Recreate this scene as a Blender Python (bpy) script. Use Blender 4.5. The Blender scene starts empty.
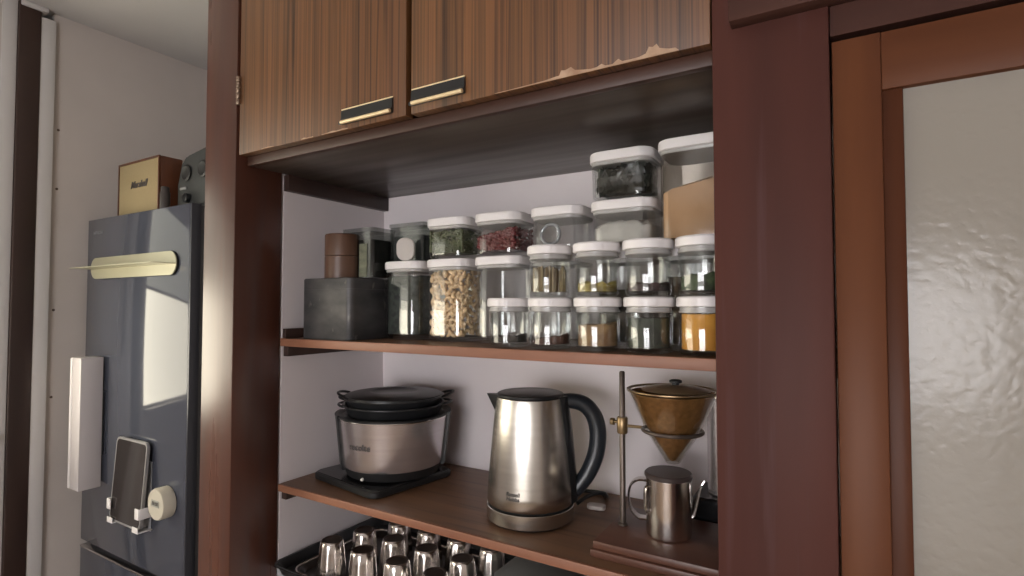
import bpy, bmesh, math, random
from mathutils import Vector, Matrix, noise
random.seed(7)
S = bpy.context.scene
COL = S.collection
R = math.radians

# ------------------------------------------------------------------ camera, world, exposure
cd = bpy.data.cameras.new('camera'); cam = bpy.data.objects.new('camera', cd); COL.objects.link(cam)
cam.location = (0, -.7, 1.45)
cam.rotation_euler = (R(91.88), 0, R(31.06))
cd.sensor_width = 36; cd.lens = 548 / 1024 * 36; cd.clip_start = .02
S.camera = cam
S.view_settings.view_transform = 'Standard'; S.view_settings.look = 'None'
S.view_settings.gamma = 1; S.view_settings.use_curve_mapping = False
S.view_settings.exposure = 0.88
S.cycles.transparent_max_bounces = 48
S.cycles.max_bounces = 10
w = bpy.data.worlds.new('world'); S.world = w; w.use_nodes = True
w.node_tree.nodes['Background'].inputs[0].default_value = (.75, .82, .95, 1)
w.node_tree.nodes['Background'].inputs[1].default_value = .6
LEFT_WINDOW = 4.2      # daylight strength of the lower panes of the side window
LEFT_BLIND = .9       # the drawn blind above them
BACK_WINDOW = 7.5      # daylight strength of the window in the wall behind

# ------------------------------------------------------------------ materials
MATS = {}
def mat(name, col=(.5, .5, .5), rough=.5, metal=0, emit=None, estr=0, **kw):
    if name in MATS: return MATS[name]
    m = bpy.data.materials.new(name); m.use_nodes = True
    b = m.node_tree.nodes['Principled BSDF']
    b.inputs['Base Color'].default_value = (*col, 1)
    b.inputs['Roughness'].default_value = rough
    b.inputs['Metallic'].default_value = metal
    for k, v in kw.items(): b.inputs[k.replace('_', ' ')].default_value = v
    if emit:
        b.inputs['Emission Color'].default_value = (*emit, 1)
        b.inputs['Emission Strength'].default_value = estr
    MATS[name] = m
    return m
def srgb(r, g, b):
    return tuple(((c / 255) / 12.92 if c / 255 <= .04045 else ((c / 255 + .055) / 1.055) ** 2.4) for c in (r, g, b))
def wd(r, g, b, k=.52): return tuple(c * k for c in srgb(r, g, b))
def nd(m, t, **kw):
    n = m.node_tree.nodes.new(t)
    for k, v in kw.items(): setattr(n, k, v)
    return n
def lk(m, a, b): m.node_tree.links.new(a, b)
def noise_mat(name, c1, c2, scale=(5, 5, 5), rough=.5, detail=4, lo=.35, hi=.65, bump=0, metal=0, extra=None, nscale=1.0, rough2=None, **kw):
    """two colours mixed by a stretched noise; extra = (colour, scale3, lo, hi) is a second layer"""
    if name in MATS: return MATS[name]
    m = mat(name, c1, rough, metal, **kw)
    b = m.node_tree.nodes['Principled BSDF']
    tc = nd(m, 'ShaderNodeTexCoord')
    def layer(sc, lo, hi, ca, cb):
        mp = nd(m, 'ShaderNodeMapping'); mp.inputs['Scale'].default_value = sc
        lk(m, tc.outputs['Object'], mp.inputs[0])
        n = nd(m, 'ShaderNodeTexNoise'); n.inputs['Scale'].default_value = nscale; n.inputs['Detail'].default_value = detail
        lk(m, mp.outputs[0], n.inputs['Vector'])
        r = nd(m, 'ShaderNodeValToRGB')
        r.color_ramp.elements[0].position = lo; r.color_ramp.elements[1].position = hi
        r.color_ramp.elements[0].color = (*ca, 1); r.color_ramp.elements[1].color = (*cb, 1)
        lk(m, n.outputs['Fac'], r.inputs[0])
        return r, n
    r1, n1 = layer(scale, lo, hi, c1, c2)
    out = r1.outputs[0]
    if extra:
        ce, se, l2, h2 = extra
        r2, n2 = layer(se, l2, h2, (0, 0, 0), (1, 1, 1))
        mx = nd(m, 'ShaderNodeMix', data_type='RGBA')
        lk(m, r2.outputs[0], mx.inputs[0]); lk(m, out, mx.inputs[6]); mx.inputs[7].default_value = (*ce, 1)
        out = mx.outputs[2]
    lk(m, out, b.inputs['Base Color'])
    if rough2 is not None:
        mr = nd(m, 'ShaderNodeMapRange'); lk(m, n1.outputs['Fac'], mr.inputs[0])
        mr.inputs[1].default_value = .3; mr.inputs[2].default_value = .7
        mr.inputs[3].default_value = rough; mr.inputs[4].default_value = rough2
        lk(m, mr.outputs[0], b.inputs['Roughness'])
    if bump:
        bp = nd(m, 'ShaderNodeBump'); bp.inputs['Strength'].default_value = bump; bp.inputs['Distance'].default_value = .002
        lk(m, n1.outputs['Fac'], bp.inputs['Height']); lk(m, bp.outputs[0], b.inputs['Normal'])
    return m
def thin_glass(name, tint=(.93, .95, .95), rough=.02, ior=1.5, refl=(1, 1, 1)):
    if name in MATS: return MATS[name]
    m = bpy.data.materials.new(name); m.use_nodes = True
    nt = m.node_tree; nt.nodes.remove(nt.nodes['Principled BSDF'])
    out = nt.nodes['Material Output']
    tr = nd(m, 'ShaderNodeBsdfTransparent'); tr.inputs[0].default_value = (*tint, 1)
    gl = nd(m, 'ShaderNodeBsdfGlossy'); gl.inputs[0].default_value = (*refl, 1); gl.inputs['Roughness'].default_value = rough
    lw = nd(m, 'ShaderNodeLayerWeight'); lw.inputs[0].default_value = .5
    pw = nd(m, 'ShaderNodeMath', operation='POWER'); lk(m, lw.outputs['Facing'], pw.inputs[0]); pw.inputs[1].default_value = 4.5
    f0 = ((ior - 1) / (ior + 1)) ** 2
    fr = nd(m, 'ShaderNodeMath', operation='MULTIPLY_ADD'); lk(m, pw.outputs[0], fr.inputs[0]); fr.inputs[1].default_value = .75; fr.inputs[2].default_value = f0
    mx = nd(m, 'ShaderNodeMixShader')
    lk(m, fr.outputs[0], mx.inputs[0]); lk(m, tr.outputs[0], mx.inputs[1]); lk(m, gl.outputs[0], mx.inputs[2])
    lk(m, mx.outputs[0], out.inputs[0])
    MATS[name] = m
    return m

# plaster, timber, veneer
PLASTER = noise_mat('plaster', srgb(198, 190, 184), srgb(190, 182, 176), (3, 3, 3), .85, bump=.05)
PLASTER_IN = noise_mat('niche_paint', srgb(222, 214, 215), srgb(214, 206, 207), (3, 3, 3), .8)
CEIL = noise_mat('ceiling_paint', srgb(205, 202, 200), srgb(196, 194, 192), (2, 2, 2), .9)
TRIMW = mat('white_trim_paint', srgb(205, 202, 200), .5)
FLOORM = noise_mat('floor_boards', srgb(158, 138, 118), srgb(138, 118, 100), (1, 14, 14), .4)
POST = noise_mat('stained_post', wd(112, 66, 48, .62), wd(84, 50, 40, .62), (14, 14, .9), .23, lo=.3, hi=.7, bump=.12,
                 extra=(wd(98, 72, 66), (30, 30, 2.2), .56, .75), rough2=.36)
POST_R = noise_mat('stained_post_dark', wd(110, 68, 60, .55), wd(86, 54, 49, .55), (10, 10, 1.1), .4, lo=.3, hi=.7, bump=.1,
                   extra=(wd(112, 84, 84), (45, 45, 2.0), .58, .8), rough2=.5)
DARKW = noise_mat('dark_timber', wd(72, 50, 42, .7), wd(54, 38, 34, .7), (8, 8, 1), .45, bump=.1)
LINTEL = noise_mat('lintel_timber', wd(92, 62, 54, .72), wd(74, 50, 45, .72), (1, 12, 12), .4, bump=.08)
DOORW = noise_mat('door_timber', wd(140, 88, 58, .5), wd(114, 68, 48, .5), (16, 16, 1.2), .36, lo=.3, hi=.7, bump=.06,
                  extra=(wd(104, 52, 36), (3, 3, .8), .5, .8))
DOORH = noise_mat('door_timber_rail', wd(132, 82, 54, .5), wd(108, 64, 44, .5), (1.2, 16, 16), .36, lo=.3, hi=.7, bump=.06)
BEADW = noise_mat('door_bead_timber', wd(108, 64, 42, .52), wd(90, 52, 36, .52), (16, 16, 1.2), .35)
SHELFT = noise_mat('shelf_board', wd(122, 90, 66, 1.05), wd(98, 70, 52, 1.05), (1.2, 22, 22), .42, lo=.3, hi=.7, bump=.05,
                   extra=(wd(82, 56, 42, 1.05), (2.5, 60, 60), .56, .72))
EDGE = noise_mat('shelf_edge', wd(176, 122, 94, .66), wd(152, 100, 76, .66), (3, 30, 30), .5)
SOFFIT = noise_mat('soffit_board', wd(84, 72, 62, .85), wd(64, 54, 47, .85), (1.5, 24, 24), .28, lo=.3, hi=.7, rough2=.42)
CARC = noise_mat('carcass_edge', wd(96, 60, 44), wd(78, 48, 36), (2, 30, 30), .45)

for m_ in (POST_R, DOORW, DOORH, BEADW, LINTEL): m_.node_tree.nodes['Principled BSDF'].inputs['Specular IOR Level'].default_value = .09
POST.node_tree.nodes['Principled BSDF'].inputs['Specular IOR Level'].default_value = .6
def veneer():
    m = mat('striped_veneer', (.3, .15, .08), .42)
    b = m.node_tree.nodes['Principled BSDF']
    tc = nd(m, 'ShaderNodeTexCoord')
    def lay(sx, sz, det, stops):
        mp = nd(m, 'ShaderNodeMapping'); mp.inputs['Scale'].default_value = (sx, 1, sz)
        lk(m, tc.outputs['Object'], mp.inputs[0])
        n = nd(m, 'ShaderNodeTexNoise'); n.inputs['Scale'].default_value = 1; n.inputs['Detail'].default_value = det
        lk(m, mp.outputs[0], n.inputs['Vector'])
        r = nd(m, 'ShaderNodeValToRGB'); els = r.color_ramp.elements
        els[0].position, els[0].color = stops[0][0], (*stops[0][1], 1)
        els[1].position, els[1].color = stops[-1][0], (*stops[-1][1], 1)
        for p, c in stops[1:-1]:
            e = els.new(p); e.color = (*c, 1)
        lk(m, n.outputs['Fac'], r.inputs[0]); return r
    a = lay(85, .8, 3, [(.3, wd(108, 72, 44)), (.42, wd(150, 102, 64)), (.5, wd(156, 108, 66)), (.58, wd(124, 84, 52)), (.7, wd(152, 106, 64))])
    d = lay(300, .6, 2, [(.54, (1, 1, 1)), (.66, (.6, .54, .5))])
    e = lay(26, .4, 2, [(.3, (.84, .82, .82)), (.6, (1.05, 1.02, 1))])
    g = lay(20, .25, 1, [(.478, (.86, .85, .84)), (.497, (.40, .36, .34)), (.503, (.40, .36, .34)), (.522, (.92, .9, .88))])
    mg = nd(m, 'ShaderNodeMix', data_type='RGBA', blend_type='MULTIPLY'); mg.inputs[0].default_value = 1
    lk(m, a.outputs[0], mg.inputs[6]); lk(m, g.outputs[0], mg.inputs[7]); a = type('o', (), {'outputs': [mg.outputs[2]]})
    m1 = nd(m, 'ShaderNodeMix', data_type='RGBA', blend_type='MULTIPLY'); m1.inputs[0].default_value = 1
    lk(m, a.outputs[0], m1.inputs[6]); lk(m, d.outputs[0], m1.inputs[7])
    m2 = nd(m, 'ShaderNodeMix', data_type='RGBA', blend_type='MULTIPLY'); m2.inputs[0].default_value = 1
    lk(m, m1.outputs[2], m2.inputs[6]); lk(m, e.outputs[0], m2.inputs[7])
    lk(m, m2.outputs[2], b.inputs['Base Color'])
    return m
VENEER = veneer()
PLY = noise_mat('bare_plywood', srgb(180, 152, 128), srgb(150, 118, 94), (40, 40, 40), .8)

BLACKP = mat('black_plastic', srgb(30, 31, 33), .35)
BLACKM = mat('matt_black', srgb(24, 24, 25), .5)
BLACKG = mat('black_gloss_plate', srgb(22, 22, 24), .16)
BRASS = mat('pale_brass', srgb(236, 214, 172), .35, .35)
BRASSD = mat('aged_brass', srgb(146, 124, 92), .35, .8)
GREYD = mat('dark_gap', srgb(12, 12, 12), .9)
def brushed(name, c, rough, an=.6):
    m = noise_mat(name, c, tuple(x * .9 for x in c), (3, 3, 160), rough, metal=1, detail=2)
    m.node_tree.nodes['Principled BSDF'].inputs['Anisotropic'].default_value = an
    tg = nd(m, 'ShaderNodeTangent'); tg.direction_type = 'RADIAL'; tg.axis = 'Z'
    lk(m, tg.outputs[0], m.node_tree.nodes['Principled BSDF'].inputs['Tangent'])
    return m
STEEL = brushed('brushed_steel', srgb(190, 184, 176), .25, .8)
POTM = brushed('satin_aluminium', srgb(214, 208, 210), .24, .75)
POTM.node_tree.nodes['Principled BSDF'].inputs['Metallic'].default_value = .88
CUPM = mat('polished_steel', srgb(220, 214, 210), .2, 1)
CUPTOP = mat('cup_base_steel', srgb(116, 104, 98), .4, 1)
STEELD = mat('grey_steel', srgb(98, 88, 82), .38, .7)
WHITEP = mat('white_plastic', srgb(226, 222, 222), .42)
WHITEB = noise_mat('white_enamel', srgb(196, 190, 190), srgb(190, 184, 184), (4, 4, 4), .4)
SEAL = mat('grey_seal', srgb(160, 158, 156), .3)
GLASS = thin_glass('jar_glass', (.95, .958, .955), .018, 1.68)
GLASS_D = thin_glass('smoked_plastic', (.74, .76, .75), .08)
CONE_G = thin_glass('dripper_glass', (.92, .91, .88), .03, 2.0)
DUSTY = thin_glass('dusty_glass', (.90, .885, .86), .12, 1.6)
AMBER = thin_glass('amber_mesh', (.62, .42, .2), .2, 1.8, (.9, .75, .5))
INK = mat('dark_ink', srgb(62, 56, 54), .5)

# ------------------------------------------------------------------ mesh helpers
def finish(bm, ang=35):
    me = bpy.data.meshes.new('mesh')
    bmesh.ops.recalc_face_normals(bm, faces=bm.faces)
    for f in bm.faces: f.smooth = True
    bm.to_mesh(me); bm.free()
    me.set_sharp_from_angle(angle=R(ang))
    return me
def obj(name, bm, m, parent=None, loc=(0, 0, 0), rot=(0, 0, 0), ang=35, label=None):
    me = finish(bm, ang) if isinstance(bm, bmesh.types.BMesh) else bm
    me.name = name
    o = bpy.data.objects.new(name, me); COL.objects.link(o)
    for x in (m if isinstance(m, (list, tuple)) else [m]): me.materials.append(x)
    o.location = loc; o.rotation_euler = rot
    if parent: o.parent = parent
    if label: o['label'] = label
    return o
def tag(o, label, cat, group=None, kind=None):
    o['label'] = label; o['category'] = cat
    if group: o['group'] = group
    if kind: o['kind'] = kind
    return o
def thing(name, label, cat, loc=(0, 0, 0), rz=0, group=None):
    o = bpy.data.objects.new(name, None); COL.objects.link(o); o.empty_display_size = .03
    o.location = loc; o.rotation_euler = (0, 0, rz)
    return tag(o, label, cat, group)
def struct(name, bm, m, parent=None, **kw):
    o = obj(name, bm, m, parent, **kw)
    if not parent: o['kind'] = 'structure'
    return o
def B(): return bmesh.new()
def box(bm, x0, x1, y0, y1, z0, z1, bev=0, seg=2, mi=0):
    t = bmesh.new()
    bmesh.ops.create_cube(t, size=1)
    for v in t.verts:
        v.co = ((x0 + x1) / 2 + v.co.x * (x1 - x0), (y0 + y1) / 2 + v.co.y * (y1 - y0), (z0 + z1) / 2 + v.co.z * (z1 - z0))
    if bev: bmesh.ops.bevel(t, geom=list(t.edges), offset=bev, segments=seg, affect='EDGES', profile=.5)
    return merge(bm, t, mi)
def merge(bm, t, mi=0, mx=None):
    if mx is not None: bmesh.ops.transform(t, matrix=mx, verts=t.verts)
    for f in t.faces: f.material_index = mi
    me = bpy.data.meshes.new('tmp'); t.to_mesh(me); t.free()
    n = len(bm.faces)
    bm.from_mesh(me); bpy.data.meshes.remove(me)
    return bm
def loft(bm, rings, cap0=True, cap1=True, closed=True, mi=0):
    vr = [[bm.verts.new(p) for p in r] for r in rings]
    n = len(vr[0]); fs = []
    for a, b in zip(vr, vr[1:]):
        for i in range(n if closed else n - 1):
            j = (i + 1) % n
            fs.append(bm.faces.new((a[i], a[j], b[j], b[i])))
    if cap0: fs.append(bm.faces.new(list(reversed(vr[0]))))
    if cap1: fs.append(bm.faces.new(vr[-1]))
    for f in fs: f.material_index = mi
    return bm
def ring(r, z, n=40, cx=0, cy=0):
    return [(cx + r * math.cos(2 * math.pi * i / n), cy + r * math.sin(2 * math.pi * i / n), z) for i in range(n)]
def rr(w, d, r, z, n=7):
    """rounded rectangle ring"""
    out = []
    for cx, cy, a0 in ((w / 2 - r, d / 2 - r, 0), (-w / 2 + r, d / 2 - r, 90), (-w / 2 + r, -d / 2 + r, 180), (w / 2 - r, -d / 2 + r, 270)):
        for i in range(n + 1):
            a = R(a0 + 90 * i / n); out.append((cx + r * math.cos(a), cy + r * math.sin(a), z))
    return out
def lathe(bm, prof, n=48, cap0=True, cap1=True, mi=0, cx=0, cy=0):
    return loft(bm, [ring(max(r, 1e-4), z, n, cx, cy) for r, z in prof], cap0, cap1, True, mi)
def torus(bm, Rr, r, z, n=48, m=10, cx=0, cy=0, mi=0):
    rings = []
    for i in range(n):
        a = 2 * math.pi * i / n
        rings.append([(cx + (Rr + r * math.cos(b)) * math.cos(a), cy + (Rr + r * math.cos(b)) * math.sin(a), z + r * math.sin(b))
                      for b in [2 * math.pi * k / m for k in range(m)]])
    rings.append(rings[0])
    vr = [[bm.verts.new(p) for p in q] for q in rings[:-1]]; vr.append(vr[0])
    for a, b in zip(vr, vr[1:]):
        for i in range(m):
            j = (i + 1) % m
            f = bm.faces.new((a[i], a[j], b[j], b[i])); f.material_index = mi
    return bm
def smooth_path(pts, k=6):
    pts = [Vector(p) for p in pts]; P = [pts[0]] + pts + [pts[-1]]; out = []
    for i in range(1, len(P) - 2):
        a, b, c, d = P[i - 1], P[i], P[i + 1], P[i + 2]
        for j in range(k):
            t = j / k
            out.append(.5 * ((2 * b) + (c - a) * t + (2 * a - 5 * b + 4 * c - d) * t * t + (3 * b - a - 3 * c + d) * t ** 3))
    out.append(pts[-1]); return out
def tube(bm, pts, r, n=12, side=None, rs=None, mi=0):
    """swept ellipse; side = fixed sideways axis, rs = radii (along side, across)"""
    pts = [Vector(p) for p in pts]; rings = []
    for i, p in enumerate(pts):
        t = (pts[min(i + 1, len(pts) - 1)] - pts[max(i - 1, 0)]).normalized()
        s = Vector(side) if side else (Vector((0, 0, 1)) if abs(t.z) < .9 else Vector((1, 0, 0)))
        if side is None: s = t.cross(s).normalized()
        u = t.cross(s).normalized(); s = u.cross(t).normalized()
        ra, rb = rs(i / (len(pts) - 1)) if rs else (r, r)
        rings.append([p + s * ra * math.cos(2 * math.pi * k / n) + u * rb * math.sin(2 * math.pi * k / n) for k in range(n)])
    return loft(bm, rings, mi=mi)
def ico(bm, c, r, sub=1, sc=(1, 1, 1), rot=None, mi=0):
    t = bmesh.new(); bmesh.ops.create_icosphere(t, subdivisions=sub, radius=r)
    mx = Matrix.Translation(c) @ (rot or Matrix()) @ Matrix.Diagonal((*sc, 1))
    return merge(bm, t, mi, mx)
def text_mesh(s, size, shear=0, ext=.0003, bold=0):
    cu = bpy.data.curves.new('text', 'FONT'); cu.body = s; cu.size = size; cu.shear = shear; cu.extrude = ext
    cu.align_x = 'CENTER'; cu.align_y = 'CENTER'; cu.offset = bold; cu.resolution_u = 3; cu.space_line = .85
    o = bpy.data.objects.new('text', cu); COL.objects.link(o)
    bpy.context.view_layer.update()
    me = bpy.data.meshes.new_from_object(o.evaluated_get(bpy.context.evaluated_depsgraph_get()))
    bpy.data.objects.remove(o); bpy.data.curves.remove(cu)
    return me

# ------------------------------------------------------------------ room shell
struct('floor', box(B(), -2.3, 1.9, -3.1, 1.4, -.05, 0), FLOORM)
struct('ceiling', box(B(), -2.3, 1.9, -3.1, 1.4, 2.4, 2.45), CEIL)
b = B()                                                              # side wall with its window opening
box(b, -2.3, -2.18, .034, 1.4, 0, 2.4)
box(b, -2.3, -2.18, -3.1, -1.75, 0, 2.4); box(b, -2.3, -2.18, -1.75, -.09, 0, 1.06); box(b, -2.3, -2.18, -1.75, -.09, 1.98, 2.4)
struct('wall_left', b, PLASTER)
struct('wall_far', box(B(), -2.3, -1.2, 1.3, 1.4, 0, 2.4), PLASTER)
b = B()
box(b, -2.3, -.85, -3.1, -3.0, 0, 2.4); box(b, .75, 1.9, -3.1, -3.0, 0, 2.4)
box(b, -.85, .75, -3.1, -3.0, 0, .12); box(b, -.85, .75, -3.1, -3.0, 1.72, 2.4)
struct('wall_rear', b, PLASTER)
struct('wall_right', box(B(), 1.8, 1.9, -3.1, .2, 0, 2.4), PLASTER)
struct('wall_partition', box(B(), -1.236, -1.121, .12, 1.35, 0, 2.4), PLASTER_IN)
struct('wall_niche_back', box(B(), -1.121, .1, .451, .53, 0, 2.4), PLASTER_IN)
struct('wall_niche_right', box(B(), -.006, .1, .12, .451, 0, 2.4), PLASTER_IN)

# left window of the room: bright lower panes, blind drawn over the upper part
def emis(name, c, s):
    m = mat(name, (.8, .8, .8), .6, 0, c, s); return m
wo = bpy.data.objects.new('window_1', None); COL.objects.link(wo); wo['kind'] = 'structure'
WP1 = emis('daylit_pane_warm', (1, .92, .73), LEFT_WINDOW); WP2 = emis('daylit_blind', (.9, .88, .72), LEFT_BLIND)
box_ = B()
for z0, z1 in ((1.06, 1.075), (1.56, 1.575), (1.95, 1.98)): box(box_, -2.27, -2.183, -1.75, -.096, z0, z1, .003)
for y0 in (-1.75, -.95): box(box_, -2.27, -2.18, y0, y0 + .03, 1.06, 1.98, .003)
obj('window_frame', box_, TRIMW, wo)
obj('pane', box(B(), -2.20, -2.19, -1.74, -.096, 1.07, 1.565), WP1, wo)
obj('blind', box(B(), -2.20, -2.19, -1.74, -.096, 1.57, 1.97), WP2, wo)
obj('sill', box(B(), -2.21, -2.14, -1.78, -.10, 1.045, 1.062, .004), TRIMW, wo)
wo = bpy.data.objects.new('window_2', None); COL.objects.link(wo); wo['kind'] = 'structure'
fr = B()
for z0, z1 in ((.12, .16), (.9, .94), (1.68, 1.72)): box(fr, -.85, .75, -3.06, -2.99, z0, z1, .003)
for x0 in (-.85, -.07, .71): box(fr, x0, x0 + .04, -3.06, -2.99, .12, 1.72, .003)
obj('window_frame', fr, TRIMW, wo)
obj('added_lower_pane', box(B(), -.84, .74, -3.05, -3.04, .13, .91), emis('added_pane_glow', (1, .96, .93), BACK_WINDOW * .2), wo)  # unseen glowing lower pane, added to lengthen kettle streaks and lift pot and cups
obj('pane', box(B(), -.84, .74, -3.05, -3.04, .92, 1.71), emis('daylit_pane_cool', (.99, .975, 1), BACK_WINDOW), wo)

# timber posts and trims
struct('trim_1', box(B(), -1.238, -1.1205, 0, .1155, 0, 2.4, .0025), POST)
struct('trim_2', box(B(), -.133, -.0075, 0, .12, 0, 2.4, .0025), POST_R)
struct('trim_3', box(B(), -2.31, -2.165, -.058, -.003, 0, 2.4, .003), DARKW)
b = B(); box(b, -2.31, -2.168, -.003, .036, 0, 2.372, .002); box(b, -2.31, -2.155, -.055, .012, 2.385, 2.4, .003)
struct('trim_4', b, TRIMW)
b = B(); box(b, -2.3, -2.176, -.095, -.0585, 0, 2.4, .002)
struct('trim_5', b, TRIMW)
struct('trim_6', box(B(), -.0065, 1.2, .004, .12, 1.7525, 2.4), LINTEL)      # lintel over the door
struct('trim_7', box(B(), -.110, 1.2, -.022, .004, 1.786, 1.93, .002), LINTEL)  # board fixed across post and lintel
struct('wall_above', box(B(), -1.111, -.133, .03, .12, 2.38, 2.4), PLASTER)
for z in (2.023, 1.830, 1.437, 1.158):
    n = obj('nail', lathe(B(), [(.0035, 0), (.0042, .001), (.003, .0025)], 12), mat('rusty_nail', srgb(88, 74, 64), .6), None, (-2.18, .052, z), (0, R(90), 0))
    tag(n, {2.023: 'small dark nail head in the white wall, topmost of the column', 1.830: 'small dark nail head in the white wall, second from the top',
            1.437: 'small dark nail head in the white wall, third down, left of the fridge', 1.158: 'small dark nail head in the white wall, lowest, left of the white box'}[z],
        'nail', 'nail heads down the white wall')

# door with patterned glass at the right
dr = bpy.data.objects.new('door_1', None); COL.objects.link(dr); dr['kind'] = 'structure'
b = B(); box(b, -.0055, .0405, .006, .036, .0, 1.747, .0015); box(b, .80, .85, .006, .036, 0, 1.747, .0015)
obj('stile', b, DOORW, dr)
b = B(); box(b, .0405, .80, .0062, .0358, 1.6835, 1.7465, .0012); box(b, .0405, .80, .0062, .0358, 0, .2)
obj('rail', b, DOORH, dr)
b = B(); box(b, .0405, .0595, .010, .034, .2, 1.6835, .001)
obj('bead', b, BEADW, dr)
g = mat('patterned_glass', srgb(140, 134, 126), .17, 0)
bs = g.node_tree.nodes['Principled BSDF']; tc = nd(g, 'ShaderNodeTexCoord')
n1 = nd(g, 'ShaderNodeTexVoronoi', feature='SMOOTH_F1'); n1.inputs['Scale'].default_value = 95
n2 = nd(g, 'ShaderNodeTexNoise'); n2.inputs['Scale'].default_value = 60; n2.inputs['Detail'].default_value = 3
lk(g, tc.outputs['Object'], n2.inputs['Vector'])
mxv = nd(g, 'ShaderNodeMix', data_type='RGBA'); mxv.inputs[0].default_value = .02
lk(g, tc.outputs['Object'], mxv.inputs[6]); lk(g, n2.outputs['Color'], mxv.inputs[7]); lk(g, mxv.outputs[2], n1.inputs['Vector'])
bp = nd(g, 'ShaderNodeBump'); bp.inputs['Strength'].default_value = .15; bp.inputs['Distance'].default_value = .002
lk(g, n1.outputs['Distance'], bp.inputs['Height']); lk(g, bp.outputs[0], bs.inputs['Normal'])
bs.inputs['Specular IOR Level'].default_value = .27
obj('glass_pane', box(B(), .0595, .80, .016, .022, .2, 1.6835), g, dr)
struct('wall_beyond', box(B(), -.006, 1.9, .12, .2, 0, 2.4), PLASTER)

# ------------------------------------------------------------------ wall cabinet over the niche
cab = thing('wall_cabinet', 'brown striped veneer wall cabinet with two doors above the open shelves', 'cabinet', (0, 0, 0))
b = B()
box(b, -1.11, -.134, .0215, .45, 1.757, 1.775, .001)
box(b, -1.11, -1.095, .0215, .45, 1.775, 2.375); box(b, -.149, -.134, .0215, .45, 1.775, 2.375); box(b, -1.11, -.134, .43, .45, 1.775, 2.375)
obj('carcass', b, SOFFIT, cab)
obj('carcass_edge', box(B(), -1.11, -.134, .0205, .034, 1.7563, 1.776, .0008), CARC, cab)
def door(x0, x1, hx0, hx1, hz, chips, nm):
    d = obj('door', box(B(), x0, x1, 0.0, .02, 1.7755, 2.37, .0012), VENEER, cab)
    h = B(); L = hx1 - hx0
    prof = [(.0, .0275), (-.002, .0275), (-.004, .022), (-.0035, .012), (-.006, .006), (-.009, .004), (-.0105, .0005), (-.009, -.002), (-.004, -.001), (0, .0)]
    loft(h, [[(x, y, z) for y, z in prof] for x in (hx0, hx1)])
    ho = obj('handle', h, BLACKP, d, (0, 0, hz), ang=60)
    lp = B(); tube(lp, [(hx0 + .007, -.0098, .001), (hx1 + .0005, -.0098, .001)], .0034, 12)
    box(lp, hx0, hx1, -.003, -.0005, .0262, .0284, .0004)
    obj('brass_lip', lp, BRASS, ho, label='brass lip of the handle')
    for pts in chips:
        c = B(); loft(c, [[(x, -.0008, z) for x, z in pts], [(x, .002, z) for x, z in pts]])
        obj('chipped_edge', c, PLY, d, label='bare pale wood where the veneer has chipped away')
    return d
random.seed(3)
def chip(x0, x1, hts, z=1.776):
    n = len(hts); top = [(x0 + (x1 - x0) * i / (n - 1) + random.uniform(-.001, .001), z + h) for i, h in enumerate(hts)]
    return [(x0, z)] + top + [(x1, z)]
d1 = door(-1.109, -.634, -.789, -.662, 1.7855, [chip(-1.03, -.99, [.001, .002, .001]), chip(-.905, -.87, [.0012, .003, .0015, .002, .001]), chip(-.845, -.775, [.001, .0015, .003, .0015, .003, .002])], 1)
d2 = door(-.622, -.1345, -.619, -.508, 1.7885, [
    [(-0.4523, 1.776), (-0.4518, 1.7766), (-0.4164, 1.7770), (-0.3909, 1.7775), (-0.3662, 1.7780), (-0.3470, 1.7800), (-0.3422, 1.7800), (-0.3391, 1.7870), (-0.3329, 1.7860), (-0.3236, 1.7885), (-0.3175, 1.7830), (-0.3040, 1.7805), (-0.2936, 1.7790), (-0.2848, 1.7795), (-0.2776, 1.7825), (-0.2719, 1.7790), (-0.2619, 1.7785), (-0.2535, 1.7840), (-0.2480, 1.7795), (-0.2371, 1.7790), (-0.2249, 1.7795), (-0.2156, 1.7820), (-0.2117, 1.7900), (-0.2065, 1.7885), (-0.2013, 1.7915), (-0.1974, 1.7850), (-0.1898, 1.7825), (-0.1847, 1.7810), (-0.1772, 1.7805), (-0.1735, 1.7770), (-0.1730, 1.776)]], 2)
hg = B()
for k in range(5):
    z = 1.885 + k * .0125
    lathe(hg, [(.004, z), (.0045, z + .001), (.0045, z + .010), (.004, z + .011)], 12, cx=-1.1105, cy=-.003)
    if k % 2 == 0: box(hg, -1.116, -1.111, -.0035, .0, z, z + .011)
obj('hinge', hg, mat('worn_hinge', srgb(150, 132, 116), .4, .8), cab)
# dark rail along the side wall under the cabinet
struct('trim_8', box(B(), -1.121, -1.103, .12, .45, 1.72, 1.757, .001), DARKW)

# ------------------------------------------------------------------ shelves
def shelf(name, label, z, th, cl):
    t = thing(name, label, 'shelf', (0, 0, z))
    obj('board', box(B(), -1.1205, -.0065, .1215, .4505, -th, 0), SHELFT, t)
    obj('edge_strip', box(B(), -1.1205, -.1325, .115, .1215, -th, 0, .001), EDGE, t)
    for q in cl:
        obj('cleat', box(B(), *q, .001), DARKW, t, label='dark wooden cleat')
    return t
shelf('upper_shelf', 'upper brown wooden shelf holding the rows of storage jars', 1.375, .018,
      [(-1.1205, -1.103, .125, .45, -.042, -.0185), (-1.1205, -1.109, .122, .45, .0005, .022)])
shelf('lower_shelf', 'lower brown wooden shelf holding the kettle and the coffee stand', 1.04, .016, [(-1.1205, -1.103, .125, .45, -.036, -.0165)])
ct = B(); box(ct, -1.1205, -.0065, .115, .4505, .81, .85, .002)
tag(obj('worktop', ct, noise_mat('worktop_laminate', srgb(176, 176, 178), srgb(160, 160, 163), (60, 60, 60), .4)), 'pale grey worktop under the tray of steel cups', 'worktop')
bc = thing('base_cabinet', 'plain base cabinet below the pale worktop', 'cabinet', (0, 0, 0))
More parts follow.
